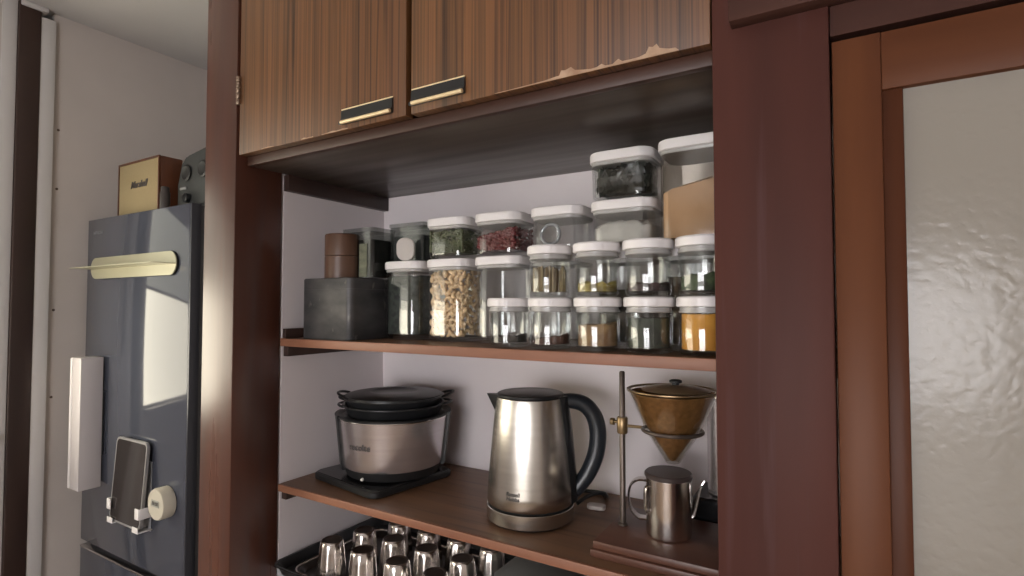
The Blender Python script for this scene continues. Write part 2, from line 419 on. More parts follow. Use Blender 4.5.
obj('body', box(B(), -1.11, -.135, .14, .45, 0, .81), TRIMW, bc)

# ------------------------------------------------------------------ jars
LIDP = [(.94, 0), (1.0, .0010), (1.0, .0135), (.975, .0165), (.93, .0175)]
def sq_jar(name, label, x, y, z, h, w=.108, d=.098, group='clear square storage jars with white lids', lid=True, glass=None):
    t = thing(name, label, 'jar', (x, y, z), 0, group)
    lh = .0175 if lid else 0; r = .024; bh = h - lh
    bw, bd = w - .007, d - .007
    g = B()
    rings = [rr(bw - .02, bd - .02, r - .006, .0005), rr(bw - .008, bd - .008, r, .0015), rr(bw - .001, bd - .001, r, .006), rr(bw, bd, r, .012), rr(bw, bd, r, bh - .006), rr(bw - .004, bd - .004, r, bh),
             rr(bw - .007, bd - .007, r, bh), rr(bw - .006, bd - .006, r, bh - .006), rr(bw - .006, bd - .006, r, .012), rr(bw - .016, bd - .016, r - .004, .006)]
    loft(g, rings)
    obj('glass_body', g, glass or GLASS, t)
    if lid:
        l = B(); loft(l, [rr(w * s if s > .99 else w - (1 - s) * .06, d * s if s > .99 else d - (1 - s) * .06, r + .002, bh + zz) for s, zz in LIDP])
        obj('lid', l, WHITEP, t)
        s_ = B(); loft(s_, [rr(bw - .001, bd - .001, r, bh - .0065), rr(bw + .001, bd + .001, r, bh - .005), rr(bw + .001, bd + .001, r, bh - .0005)])
        obj('seal', s_, SEAL, t)
    return t
def rd_jar(name, label, x, y, z, h=.09, r=.0405, group='small round glass jars with white lids'):
    t = thing(name, label, 'jar', (x, y, z), 0, group)
    bh = h - .0155; br = r - .004
    g = B()
    lathe(g, [(br - .008, .0005), (br - .002, .0018), (br, .006), (br, bh - .012), (br - .002, bh - .008), (br - .002, bh), (br - .0045, bh), (br - .0045, bh - .008), (br - .0028, bh - .014), (br - .0028, .009), (br - .008, .0055)], 56)
    obj('glass_body', g, GLASS, t)
    l = B(); lathe(l, [(r - .002, bh - .0005), (r, bh + .0008), (r, h - .003), (r - .0022, h - .0004), (r - .004, h)], 56)
    obj('lid', l, WHITEP, t)
    s_ = B(); lathe(s_, [(br - .0015, bh - .0095), (br + .0004, bh - .0085), (br + .0004, bh - .0065), (br - .0012, bh - .006), (br - .0012, bh - .001)], 56)
    obj('seal', s_, SEAL, t)
    return t
def lump_top(bm, ringf, z0, h, amp, slope, seed, n=5, dome=0):
    """a fill that follows the jar's inside with an uneven top"""
    rings = [ringf(1, z0), ]
    def top(p):
        return h + slope * p[0] * 10 + amp * noise.noise(Vector((p[0] * 60, p[1] * 60, seed)))
    rings.append([(p[0], p[1], z0 + top(p)) for p in ringf(1, 0)])
    for k in range(1, n):
        s = 1 - k / n
        rings.append([(p[0], p[1], z0 + top(p) + dome * (1 - s * s)) for p in ringf(s, 0)])
    return loft(bm, rings)
def fill_sq(name, label, x, y, z, h, m, w=.108, d=.098, amp=.004, slope=0, seed=1., dome=0, cat='food'):
    bw, bd = w - .0155, d - .0155
    o = obj(name, lump_top(B(), lambda s, zz: rr(bw * s, bd * s, .019 * s, zz), 0, h, amp, slope, seed, dome=dome), m, None, (x, y, z + .0125), ang=60)
    return tag(o, label, cat, None, 'stuff')
def fill_rd(name, label, x, y, z, h, m, r=.0405, amp=.004, slope=0, seed=1., dome=0, cat='food'):
    o = obj(name, lump_top(B(), lambda s, zz: ring((r - .0078) * s, zz, 40), 0, h, amp, slope, seed, dome=dome), m, None, (x, y, z + .0095), ang=60)
    return tag(o, label, cat, None, 'stuff')
ZS = 1.375; YB = .257
BX = dict(b1=-.842, b2=-.718, b3=-.592, b4=-.461, b5=-.330, b6=-.206)
BH = .1745; TH = .087
sq_jar('storage_jar', 'tall square jar, dark and nearly empty, beside the tin box, under the paper roll', BX['b1'], YB, ZS, BH)
sq_jar('storage_jar', 'tall square jar full of cashew nuts', BX['b2'], YB, ZS, BH)
sq_jar('storage_jar', 'tall square empty clear jar right of the cashew jar', BX['b3'], YB, ZS, BH)
sq_jar('storage_jar', 'tall square jar behind the second column of small round jars, under the low clear jar', BX['b4'], YB, ZS, BH)
sq_jar('storage_jar', 'tall square jar behind the small round jars, under the jar of white powder', BX['b5'], YB, ZS, BH)
sq_jar('storage_jar', 'tall square jar behind the rightmost small round jars, under the flour jar', BX['b6'], YB, ZS, BH)
ZT = ZS + BH + .0003
LG = 'low square storage jars with white lids'
sq_jar('storage_jar', 'low square jar of dried green peas on the cashew jar', BX['b2'], YB, ZT, TH, group=LG)
sq_jar('storage_jar', 'low square jar of dark red beans stacked on a tall empty jar', BX['b3'], YB, ZT, TH, group=LG)
sq_jar('storage_jar', 'low square clear jar holding a plastic ring, right of the red beans', BX['b4'], YB, ZT, TH, group=LG)
sq_jar('storage_jar', 'low square jar of white powder under the jar of dark seaweed', BX['b5'], YB, ZT, TH, w=.118, d=.104, group=LG)
sq_jar('storage_jar', 'low square jar of dark seaweed, topmost of its stack', BX['b5'] - .002, YB, ZT + TH + .0003, TH, w=.118, d=.104, group=LG)
sq_jar('storage_jar', 'tall square jar of tan flour at the top right by the post', BX['b6'], YB, ZT, .1785, w=.12, d=.104, glass=DUSTY)
# fills
def spk(name, a, c, sc, rough=.7, bump=.6): return noise_mat(name, srgb(*a), srgb(*c), (sc, sc, sc), rough, lo=.4, hi=.6, bump=bump)
fill_sq('dark_tea', 'dark dried tea leaves in the tall jar beside the tin box', BX['b1'], YB, ZS, .128, spk('dark_leaf', (38, 42, 40), (62, 68, 62), 90), amp=.008)
fill_sq('flour', 'pale tan flour filling two thirds of the tall jar at top right', BX['b6'], YB, ZT, .088, spk('tan_flour', (200, 166, 132), (188, 154, 120), 18, .9, .1), w=.12, d=.104, amp=.012, slope=.02)
fill_sq('white_powder', 'white powder in the low jar under the seaweed', BX['b5'], YB, ZT, .027, spk('white_powder', (214, 210, 204), (196, 192, 186), 30, .9, .2), w=.118, d=.104, amp=.012, dome=.014)
fill_sq('dried_herbs', 'dark grains in the jar behind the small round jars, under the white powder', BX['b5'], YB, ZS, .09, spk('grain_dark', (84, 74, 62), (60, 54, 48), 70), amp=.006)
fill_sq('brown_grain', 'brown grains in the jar behind the rightmost round jars', BX['b6'], YB, ZS, .11, spk('grain_brown', (104, 86, 66), (78, 64, 52), 70), amp=.006)

def heap(name, label, x, y, z, w, d, h, m, size, sc, n, slope=0, seed=5, cat='food'):
    """one object of many loose pieces against the walls and on the top of a fill"""
    random.seed(seed); bm = B()
    loft(bm, [rr(w - .012, d - .012, .014, 0), rr(w - .012, d - .012, .014, h * .55)], mi=0)
    for i in range(n):
        px = random.uniform(-w / 2, w / 2); py = random.uniform(-d / 2, d / 2)
        top = h + slope * px * 10
        if random.random() < .75:
            s = random.random() * (w + d * 1.2)
            if s < w: py = -d / 2 + size
            elif s < w + d * .6: px = w / 2 - size
            else: px = -w / 2 + size
            pz = random.uniform(size, max(size * 1.5, h + slope * px * 10))
        else: pz = top - random.uniform(0, size)
        px = max(-w / 2 + size, min(w / 2 - size, px)); py = max(-d / 2 + size, min(d / 2 - size, py))
        rt = Matrix.Rotation(random.uniform(0, 6.3), 4, random.choice('XYZ')) @ Matrix.Rotation(random.uniform(0, 6.3), 4, random.choice('XYZ'))
        ico(bm, (px, py, max(pz, size)), size, 1, sc, rt)
    return tag(obj(name, bm, m, None, (x, y, z + .0125), ang=80), label, cat, None, 'stuff')
heap('green_peas', 'dried green peas filling the low jar on the cashews', BX['b2'], YB, ZT, .09, .08, .046, spk('pea_green', (92, 98, 68), (68, 78, 52), 60), .0038, (1, 1, .9), 700, 0, 4)
heap('red_beans', 'dark red dried beans heaped in the low jar', BX['b3'], YB, ZT, .09, .08, .035, mat('red_bean', srgb(104, 42, 44), .22), .0052, (1.45, .85, .8), 330, .02, 6)
# seaweed: crumpled dark sheets
def crumple(w, d, h, n, seed, size):
    random.seed(seed); bm = B()
    for i in range(n):
        a = random.uniform(0, math.pi); c = Vector((random.uniform(-w / 2, w / 2) * .9, random.uniform(-d / 2, d / 2) * .9, random.uniform(size * .7, h - size * .7)))
        k = 5; grid = []
        tilt = Matrix.Rotation(random.uniform(-1, 1), 3, 'X') @ Matrix.Rotation(a, 3, 'Z')
        for u in range(k):
            row = []
            for v in range(k):
                p = Vector(((u / (k - 1) - .5) * size * 2, random.uniform(-.22, .22) * size, (v / (k - 1) - .5) * size * 1.6))
                p = tilt @ p + c
                q_ = ((abs(p.x) / (w / 2)) ** 4 + (abs(p.y) / (d / 2)) ** 4) ** .25
                if q_ > 1: p.x /= q_; p.y /= q_
                p.z = max(.001, min(h, p.z))
                row.append(p)
            grid.append(row)
        for off in (0, .0006):
            vs = [[bm.verts.new(p + Vector((0, off, off))) for p in r] for r in grid]
            for u in range(k - 1):
                for v in range(k - 1): bm.faces.new((vs[u][v], vs[u + 1][v], vs[u + 1][v + 1], vs[u][v + 1]))
    return bm
tag(obj('seaweed', crumple(.101, .088, .056, 110, 11, .022), noise_mat('seaweed_green', srgb(46, 52, 46), srgb(30, 34, 31), (40, 40, 40), .25), None, (BX['b5'] - .002, YB, ZT + TH + .0128)),
    'crumpled dark green seaweed sheets in the topmost low jar', 'food', None, 'stuff')
b = B(); torus(b, .019, .0035, 0, 40, 8)
o = obj('plastic_ring', b, mat('clear_grey_plastic', srgb(150, 152, 156), .15), None, (BX['b4'] - .012, YB - .030, ZT + .0365), (R(86), 0, 0))
tag(o, 'grey plastic ring standing inside the low clear jar', 'ring')

# cashew nuts, each its own object
def cashew_mesh():
    bm = B(); pts = []
    for i in range(9):
        a = R(-95 + 190 * i / 8); pts.append((.0062 * math.cos(a), .0066 * math.sin(a), 0))
    tube(bm, pts, 1, 8, side=(0, 0, 1), rs=lambda t: ((.0046 * (.35 + .65 * math.sin(math.pi * min(max(t, .06), .94)) ** .6)),) * 2)
    return bm
CM = noise_mat('cashew', srgb(232, 204, 164), srgb(212, 178, 136), (90, 90, 90), .55)
me = None; random.seed(21)
cl = 'curved pale cashew nut inside the tall square jar of cashews'
spots = []
for k in range(12):
    z = .0065 + .0112 * k; off = (k % 2) * .5
    for i in range(6): spots.append((-.036 + .0144 * (i + off * .9), -.0375, z, 'f'))
    for j in range(5): spots.append((.0405, -.028 + .0150 * (j + off * .8), z, 'r'))
    for i in range(5): spots.append((-.032 + .0155 * (i + .5 - off), -.026, z + .004, 'i'))
    for j in range(2): spots.append((-.0405, -.026 + .015 * (j + off), z, 'l'))
first = None
for px, py, pz, side in spots:
    px += random.uniform(-.0022, .0022); pz += random.uniform(-.002, .002)
    if side != 'f': py += random.uniform(-.002, .002)
    q_ = ((abs(px) / .0425) ** 4 + (abs(py) / .0385) ** 4) ** .25
    if q_ > 1: px /= q_; py /= q_
    if first is None:
        first = obj('cashew_nut', cashew_mesh(), CM, ang=80); o = first
    else:
        o = first.copy(); COL.objects.link(o)
    o.location = (BX['b2'] + px, YB + py, ZS + .0125 + pz)
    if side == 'f': o.rotation_euler = (R(90) + random.uniform(-.5, .5), random.uniform(0, 6.3), random.uniform(-.3, .3))
    elif side in 'rl': o.rotation_euler = (R(90) + random.uniform(-.5, .5), random.uniform(0, 6.3), R(90) + random.uniform(-.3, .3))
    else: o.rotation_euler = tuple(random.uniform(0, 6.3) for _ in range(3))
    tag(o, cl, 'nut', 'cashew nuts in the tall jar')

# small round jars, two deep columns
JX = [-.529, -.443, -.354, -.266, -.181]; YJ = .168; JH = .0895
lab1 = ['small round jar with a few dark bits, bottom row, leftmost', 'small round jar with a little reddish spice, bottom row, second from left',
        'small round jar half full of brown spice, bottom row, middle', 'small round jar full of dark green-grey powder, bottom row',
        'small round jar of orange-yellow spice, bottom row by the post']
lab2 = [None, 'small round jar of pale yellow-brown sticks, upper row, leftmost', 'small round jar with yellow-green bits at its bottom, upper row',
        'small round jar with a low layer of purple-brown flakes, upper row', 'small round jar with green herbs, upper row by the post']
for i, x in enumerate(JX): rd_jar('spice_jar', lab1[i], x, YJ, ZS, JH)
for i, x in enumerate(JX):
    if lab2[i]: rd_jar('spice_jar', lab2[i], x - .001, YJ, ZS + JH + .0003, JH + (.0015 if i else 0))
Z2 = ZS + JH
fill_rd('dark_spice', 'thin layer of dark bits in the leftmost bottom round jar', JX[0], YJ, ZS, .010, spk('spice_dark', (60, 56, 52), (44, 40, 38), 120), slope=.008, amp=.006)
fill_rd('red_spice', 'little heap of reddish brown spice in the second bottom round jar', JX[1], YJ, ZS, .010, spk('spice_red', (88, 58, 48), (64, 44, 40), 120), slope=.02, amp=.006)
fill_rd('brown_spice', 'light brown spice in the middle bottom round jar', JX[2], YJ, ZS, .034, spk('spice_brown', (156, 126, 88), (128, 98, 68), 60), slope=.008, amp=.006)
fill_rd('green_powder', 'dark green-grey powder filling a bottom round jar', JX[3], YJ, ZS, .046, spk('powder_green', (70, 76, 66), (56, 62, 56), 40), amp=.003)
fill_rd('yellow_spice', 'orange-yellow spice powder in the rightmost bottom round jar', JX[4], YJ, ZS, .053, spk('spice_yellow', (216, 156, 64), (198, 138, 52), 20, .8, .1), amp=.002)
fill_rd('yellow_bits', 'yellow-green bits at the bottom of an upper round jar', JX[2], YJ, Z2, .013, spk('bits_yellow', (176, 160, 84), (120, 104, 60), 90), amp=.012)
fill_rd('purple_flakes', 'low layer of purple-brown flakes in an upper round jar', JX[3], YJ, Z2, .011, spk('flake_purple', (84, 66, 66), (58, 48, 50), 90), amp=.008)
fill_rd('green_herbs', 'green dried herbs in the upper round jar by the post', JX[4], YJ, Z2, .022, spk('herb_green', (76, 92, 62), (48, 60, 42), 90), amp=.012, slope=.012)
random.seed(5)
b = B()
for i in range(54):
    a = random.uniform(0, 6.3); rr_ = .0315 * math.sqrt(random.uniform(.35, 1)); x, y = rr_ * math.cos(a) * .93, rr_ * math.sin(a) * .93
    tube(b, [(x, y, .001), (x + random.uniform(-.002, .002), y + random.uniform(-.002, .002), random.uniform(.034, .046))], .0022, 6)
tag(obj('spice_sticks', b, noise_mat('stick_tan', srgb(150, 134, 98), srgb(118, 98, 70), (200, 200, 20), .6), None, (JX[1] - .001, YJ, Z2 + .0098)),
    'pale yellow-brown sticks packed in an upper round jar', 'food', None, 'stuff')

# ------------------------------------------------------------------ left end of the upper shelf
t = thing('tin_box', 'dark grey metal tin box at the left end of the upper shelf', 'box', (-.985, .2, ZS + .0002))
TIN = noise_mat('dull_tin', srgb(84, 82, 82), srgb(56, 56, 58), (14, 14, 26), .42, metal=.35, lo=.3, hi=.7, rough2=.55,
                extra=(srgb(104, 102, 98), (70, 70, 30), .64, .72))
b = B(); loft(b, [rr(.158, .14, .014, 0), rr(.16, .142, .015, .002), rr(.16, .142, .015, .112)])
obj('body', b, TIN, t)
b = B(); loft(b, [rr(.16, .142, .015, .1122), rr(.16, .142, .015, .135), rr(.157, .139, .015, .137)])
obj('lid', b, TIN, t)
WAL = noise_mat('walnut_wood', wd(112, 82, 64, .75), wd(92, 64, 50, .75), (60, 60, 3), .4, lo=.3, hi=.7)
t = thing('wooden_canister', 'round brown wooden canister in two halves standing on the tin box', 'canister', (-.995, .187, ZS + .1373))
b = B(); lathe(b, [(.038, 0), (.0395, .001), (.0395, .0505), (.0385, .0515)], 48); obj('body', b, WAL, t)
b = B(); lathe(b, [(.0385, .0523), (.0395, .0533), (.0395, .1), (.038, .1025), (.034, .1035)], 48); obj('lid', b, WAL, t)
# smoked see-through boxes
def open_box(w, d, h, r=.008, th=.002):
    b = B()
    return loft(b, [rr(w - .004, d - .004, r, 0), rr(w, d, r, .002), rr(w, d, r, h), rr(w - 2 * th, d - 2 * th, r - th * .5, h), rr(w - 2 * th, d - 2 * th, r - th * .5, .003)])
t = thing('clear_box', 'smoked clear plastic box behind the wooden canister on the tin', 'box', (-.955, .235, ZS + .1373))
t.location.y = .232
obj('body', open_box(.098, .075, .108), GLASS_D, t); b = B(); loft(b, [rr(.101, .078, .008, .1085), rr(.101, .078, .008, .1165)]); obj('lid', b, GLASS_D, t)
b = B(); box(b, -.012, .012, -.0005, .0005, 0, .076, .0003)
o = obj('paper_label', b, noise_mat('olive_paper', srgb(128, 130, 108), srgb(92, 94, 80), (30, 30, 60), .8), t, (.02, -.0385, .004), label='pale olive paper label')
b = B(); loft(b, [rr(.085, .062, .006, .004), rr(.085, .062, .006, .09)])
tag(obj('dark_tea', b, spk('dark_tea_pack', (50, 46, 42), (34, 32, 30), 50), None, (-.955, .232, ZS + .1373)), 'dark packed tea inside the smoked box on the tin', 'food', None, 'stuff')
t = thing('clear_box', 'smoked clear box on the tall dark jar, behind the white roll', 'box', (BX['b1'] - .012, YB + .02, ZT))
obj('body', open_box(.105, .062, .082), GLASS_D, t)
b = B(); loft(b, [rr(.108, .065, .008, .0825), rr(.108, .065, .008, .09)]); obj('lid', b, GLASS_D, t)
b = B(); loft(b, [rr(.09, .048, .006, .004), rr(.09, .048, .006, .062)])
tag(obj('grey_sachets', b, spk('sachet_grey', (104, 104, 104), (76, 78, 80), 18), None, (BX['b1'] - .012, YB + .02, ZT)), 'grey sachets packed in the smoked box behind the white roll', 'packet', None, 'stuff')
# white roll: rounded block on its edge
b = B(); loft(b, [rr(.036, .048, .016, -.008, 8), rr(.0395, .0515, .018, -.006, 8), rr(.0395, .0515, .018, .006, 8), rr(.036, .048, .016, .008, 8)])
tag(obj('paper_roll', b, mat('off_white', srgb(196, 190, 184), .7), None, (BX['b1'] + .012, YB - .037, ZT + .0262), (R(90), 0, R(35))), 'off-white rounded paper roll standing on the lid of the dark jar', 'roll')

# ------------------------------------------------------------------ induction plate, pot and lids
ZL = 1.04
t = thing('induction_hob', 'black portable induction hob under the silver pot', 'hob', (-.950, .280, ZL), R(-9))
b = B(); loft(b, [rr(.235, .225, .02, .0), rr(.245, .235, .024, .004), rr(.246, .236, .024, .014), rr(.24, .23, .022, .0165)])
obj('body', b, BLACKM, t)
b = B(); loft(b, [rr(.236, .226, .02, .0167), rr(.234, .224, .02, .0185)]); obj('glass_top', b, BLACKG, t)
PX, PY = -.925, .288; PZ = ZL + .0188
t = thing('cooking_pot', 'round silver pot with black rim and lettering, standing on the black hob', 'pot', (PX, PY, PZ))
b = B(); lathe(b, [(.096, 0), (.108, .004), (.113, .016), (.116, .024)], 64); obj('base', b, BLACKM, t)
b = B(); lathe(b, [(.1165, .0242), (.1185, .03), (.1285, .126), (.1295, .133), (.1275, .1345)], 72); obj('body', b, POTM, t)
b = B(); lathe(b, [(.1275, .1347), (.1310, .1352), (.1315, .1385), (.130, .140), (.126, .140), (.122, .138), (.121, .136)], 72); obj('rim', b, BLACKP, t)
b = B(); lathe(b, [(.0035, 0), (.0035, .004), (.002, .006)], 14)
va = math.atan2(-.7 - PY, 0 - PX)                                       # towards the room
def wrap(me, r0, z0, ang0, k=0.0):
    """lay flat lettering (x right, y up) on an upright cone of radius r0 + k*z"""
    for v in me.vertices:
        x, y, z = v.co
        r = r0 + k * y + z + .0003
        a = ang0 + x / r0
        v.co = (r * math.cos(a), r * math.sin(a), z0 + y)
    return me
obj('indicator', b, mat('indicator_white', srgb(230, 225, 220), .3), t, (.1145 * math.cos(va - .62), .1145 * math.sin(va - .62), .010), (0, R(90), va - .62))
la = math.atan2(-math.sin(R(43)), -math.cos(R(43)))
for sd_ in (0, 1):
    sp_ = B(); R0 = []
    for z, q in ((.018, .118), (.03, .1205), (.128, .1305), (.141, .1325)):
        row = [(q + .0035, la + math.pi * sd_ + a) for a in [(-.34 + .68 * i / 10) for i in range(11)]]
        inn = [(q - .004, la + math.pi * sd_ + a) for a in [(.34 - .68 * i / 10) for i in range(11)]]
        R0.append([(rad * math.cos(a), rad * math.sin(a), z) for rad, a in row + inn])
    loft(sp_, R0); obj('side_cover', sp_, BLACKP, t)
rl = B(); torus(rl, .1288, .0018, .1335, 72, 8); obj('bright_rim', rl, CUPM, t, label='bright metal rim line')
obj('lettering', wrap(text_mesh('recolte', .020, 0, .0002, .0002), .1245, .0800, va - .65, .105), mat('grey_print', srgb(64, 60, 60), .5), t)
LV = Vector((-math.cos(R(43)), -math.sin(R(43)), 0)); la = math.atan2(LV.y, LV.x)
def ear(bm, ang, r0, r1, wd, z, up=0, th=.003):
    """rounded loop ear sticking out from a pan rim"""
    pts = []
    for i in range(13):
        a = -math.pi / 2 + math.pi * i / 12
        pts.append((r0 + (r1 - r0) * math.cos(a), wd * math.sin(a), z + up * math.cos(a)))
    c, s = math.cos(ang), math.sin(ang)
    tube(bm, [(x * c - y * s, x * s + y * c, zz) for x, y, zz in pts], th, 8)
    return bm
def pan(name, label, z, r, h, ears, cat, lidlike=False):
    t = thing(name, label, cat, (PX, PY, z))
    b = B()
    if lidlike:
        lathe(b, [(r - .012, 0), (r - .004, .003), (r, .0065), (r, .010), (r - .006, .0118), (r - .03, .015), (r - .055, .0172), (r - .06, .0165), (r - .064, .0145), (.0001, .014)], 64)
    else:
        lathe(b, [(r - .02, 0), (r - .012, .002), (r - .003, h * .7), (r, h - .003), (r + .003, h - .002), (r + .003, h), (r - .002, h), (r - .006, h * .7), (r - .016, .0045)], 64)
    obj('body', b, BLACKP, t)
    for a, r1, wd, up in ears:
        e = B(); ear(e, a, r - .004, r1, wd, (.009 if lidlike else h - .003), up); obj('handle', e, BLACKP, t)
    return t
pan('griddle_pan', 'black nonstick pan nested in the silver pot, lowest of the stack', PZ + .132, .117, .030, [(la, .128, .03, .002), (la + math.pi, .137, .03, .001)], 'pan')
pan('griddle_pan', 'second black nonstick pan stacked right under the black lid', PZ + .152, .1155, .027, [(la + .1, .126, .026, .004), (la + math.pi - .05, .142, .03, .008)], 'pan')
pan('pot_lid', 'flat black lid with a sunken centre on top of the pan stack', PZ + .1715, .114, .02, [(la - .12, .131, .032, .006)], 'lid', True)

# ------------------------------------------------------------------ kettle
KX, KY = -.528, .246
kt = thing('electric_kettle', 'brushed steel electric kettle with a dark handle on the lower shelf', 'kettle', (KX, KY, ZL))
ha = R(29.3)                                                            # handle points along here
b = B(); lathe(b, [(.074, 0), (.079, .001), (.0815, .0045)], 64); obj('base', b, BLACKP, kt)
b = B(); lathe(b, [(.0843, .0047), (.085, .0055), (.085, .0065), (.085, .028), (.085, .029), (.0842, .030)], 72); obj('base_ring', b, STEEL, kt)
b = B(); lathe(b, [(.0795, .0306), (.0795, .0345)], 64); obj('base_gap', b, GREYD, kt)
b = B(); lathe(b, [(.083, .0346), (.084, .037), (.083, .06), (.078, .12), (.072, .18), (.067, .225), (.0655, .2335), (.063, .235)], 80); obj('body', b, STEEL, kt)
b = B(); lathe(b, [(.0645, .2352), (.0655, .237), (.0645, .240), (.061, .2415), (.05, .2400), (.046, .2408), (.0001, .2408)], 64); obj('lid', b, BLACKP, kt)
c, s = math.cos(ha), math.sin(ha)
def K(u, z, v=0): return (u * c - v * s, u * s + v * c, z)
b = B()
tube(b, smooth_path([K(.056, .222), K(.082, .2245), (K(.108, .216)), K(.126, .192), K(.132, .158), K(.127, .12), K(.112, .085), K(.094, .060), K(.079, .044)], 6), .01, 14,
     side=(-s, c, 0), rs=lambda t: (.015, .0142 + .0025 * math.sin(math.pi * t)))
obj('handle', b, mat('slate_plastic', srgb(34, 38, 43), .33), kt, ang=50)
b = B()
rings = []
for z, r in ((.036, .084), (.06, .083), (.12, .0785), (.18, .0725), (.225, .067), (.236, .0665)):
    rings.append([K(r - .018, z, -.038), K(r - .004, z, -.030), K(r + .005, z, -.017), K(r + .009, z, 0), K(r + .005, z, .017), K(r - .004, z, .030), K(r - .018, z, .038)])
loft(b, rings); obj('handle_mount', b, BLACKP, kt, ang=50)
b = B()
loft(b, [[K(-.055, .236, -.02), K(-.055, .236, .02), K(-.0848, .2385, .0035), K(-.0848, .2385, -.0035)],
         [K(-.055, .205, -.016), K(-.055, .205, .016), K(-.0695, .206, .002), K(-.0695, .206, -.002)]])
obj('spout', b, BLACKP, kt)
b = B(); box(b, -.012, .012, -.006, .006, 0, .004, .002); obj('lid_button', b, mat('slate_plastic'), kt, K(.104, .2285), (0, R(20), ha))
kva = math.atan2(-.7 - KY, -KX)
obj('lettering', wrap(text_mesh('Russell\nHobbs', 0.0098, .1, .0002, .0002), .0833, .0625, kva - .40, -.083), INK, kt)
# cord of the kettle
cp = smooth_path([(-.465, .325, ZL + .012), (-.452, .345, ZL + .022), (-.438, .362, ZL + .027), (-.428, .382, ZL + .022), (-.435, .41, ZL + .006), (-.46, .43, ZL + .005), (-.50, .42, ZL + .005)], 6)
tag(obj('power_cord', tube(B(), cp, .004, 10), BLACKP), 'black power cord looping behind the steel kettle', 'cord')
b = B(); loft(b, [rr(.034, .016, .006, 0), rr(.038, .02, .008, .002), rr(.038, .02, .008, .008), rr(.032, .014, .006, .01)])
tag(obj('spoon_rest', b, mat('pale_plastic', srgb(168, 158, 152), .4), None, (-.432, .348, ZL + .0003), (0, 0, R(10))), 'small pale plastic clip lying on the shelf behind the kettle handle', 'clip')

# ------------------------------------------------------------------ pour-over stand
BASEW = noise_mat('walnut_board', srgb(96, 62, 48), srgb(72, 44, 36), (3, 26, 26), .42, lo=.3, hi=.7, bump=.05)
st = thing('coffee_stand', 'brass-clamped pour-over coffee stand with a rod and a brown board base', 'stand', (0, 0, ZL))
b = B(); box(b, -.361, -.136, .146, .335, 0, .0125, .002); box(b, -.358, -.137, .150, .331, .0126, .0255, .003)
obj('board_base', b, BASEW, st)
RX, RY = -.337, .238
b = B(); lathe(b, [(.0052, .0255), (.0050, .292), (.0035, .2945)], 16, cx=RX, cy=RY); lathe(b, [(.0085, .0256), (.0085, .0285), (.006, .0305)], 20, cx=RX, cy=RY)
obj('rod', b, STEELD, st)
b = B(); lathe(b, [(.0082, .185), (.0095, .187), (.0095, .212), (.0082, .214)], 20, cx=RX, cy=RY)
obj('clamp', b, BRASSD, st)
kb = obj('clamp_knob', lathe(B(), [(.003, 0), (.003, .008), (.0062, .009), (.0062, .015), (.005, .016)], 16), BRASSD, st, (RX - .006, RY, .204), (0, R(-90), 0))
CX, CY = -.252, .25; RZ = 1.2375 - ZL
b = B(); tube(b, [(RX + .008, RY, RZ + .0015), (CX - .047, CY - .003, RZ)], .0028, 10)
obj('arm', b, BRASSD, st)
b = B(); torus(b, .0495, .0032, RZ, 56, 10, CX, CY); obj('ring', b, STEELD, st)
dp = thing('glass_dripper', 'glass coffee dripper cone with an amber metal filter and lid in the ring', 'dripper', (CX, CY, 1.2405))
CN = .0475
b = B(); prof = [(.0115, -.0575), (.046, -.002), (.052, .012), (.0735, .0615), (.0755, .063), (.0735, .0638), (.0715, .062), (.0495, .012), (.0435, -.001), (.0095, -.0575)]
lathe(b, prof, 64, False, False)
obj('glass_cone', b, CONE_G, dp)
b = B(); lathe(b, [(.0035, -.054), (.007, -.050), (.0395, -.002), (.047, .013), (.0695, .0615), (.071, .0615), (.0713, .0605)], 64, True, False)
FM = noise_mat('gold_mesh', srgb(168, 126, 80), srgb(142, 104, 62), (120, 120, 120), .34, metal=.35)
obj('filter_cone', b, FM, dp)
b = B(); lathe(b, [(.0725, .0638), (.0762, .0652), (.0762, .067), (.0715, .0672), (.071, .065)], 64, False, False); obj('gold_rim', b, BRASSD, dp)
b = B(); lathe(b, [(.056, .0655), (.058, .0668), (.04, .0715), (.018, .0745), (.0085, .0752), (.0001, .0752)], 56, True, True, 0, .006, .0); obj('lid', b, mat('brown_lid', srgb(168, 144, 112), .32, .4), dp)
b = B(); lathe(b, [(.006, .0753), (.006, .0775), (.0105, .079), (.0105, .0825), (.007, .084)], 20, True, True, 0, .006, 0); obj('lid_knob', b, BLACKM, dp)
# steel coffee pot under the dripper
MX, MY = -.2565, .238; MZ = ZL + .0258
mg = thing('coffee_pot', 'small polished steel coffee pot with a dark lid on the stand base', 'pot', (MX, MY, MZ))
b = B(); lathe(b, [(.033, 0), (.0365, .0015), (.0375, .006), (.0372, .091), (.0378, .0945), (.0378, .096)], 56); obj('body', b, CUPM, mg)
b = B(); lathe(b, [(.0385, .0962), (.0393, .0975), (.0393, .102), (.037, .1045), (.0001, .105)], 56); obj('lid', b, mat('dark_brown_lid', srgb(62, 52, 50), .4), mg)
ml = R(195)
c2, s2 = math.cos(ml), math.sin(ml)
def M2(u, z): return (u * c2, u * s2, z)
b = B(); tube(b, smooth_path([M2(.035, .088), M2(.05, .088), M2(.062, .078), M2(.066, .058), M2(.062, .038), M2(.05, .025), M2(.035, .024)], 6), .005, 10, side=(-s2, c2, 0), rs=lambda t: (.012, .002))
obj('handle', b, CUPM, mg, ang=50)
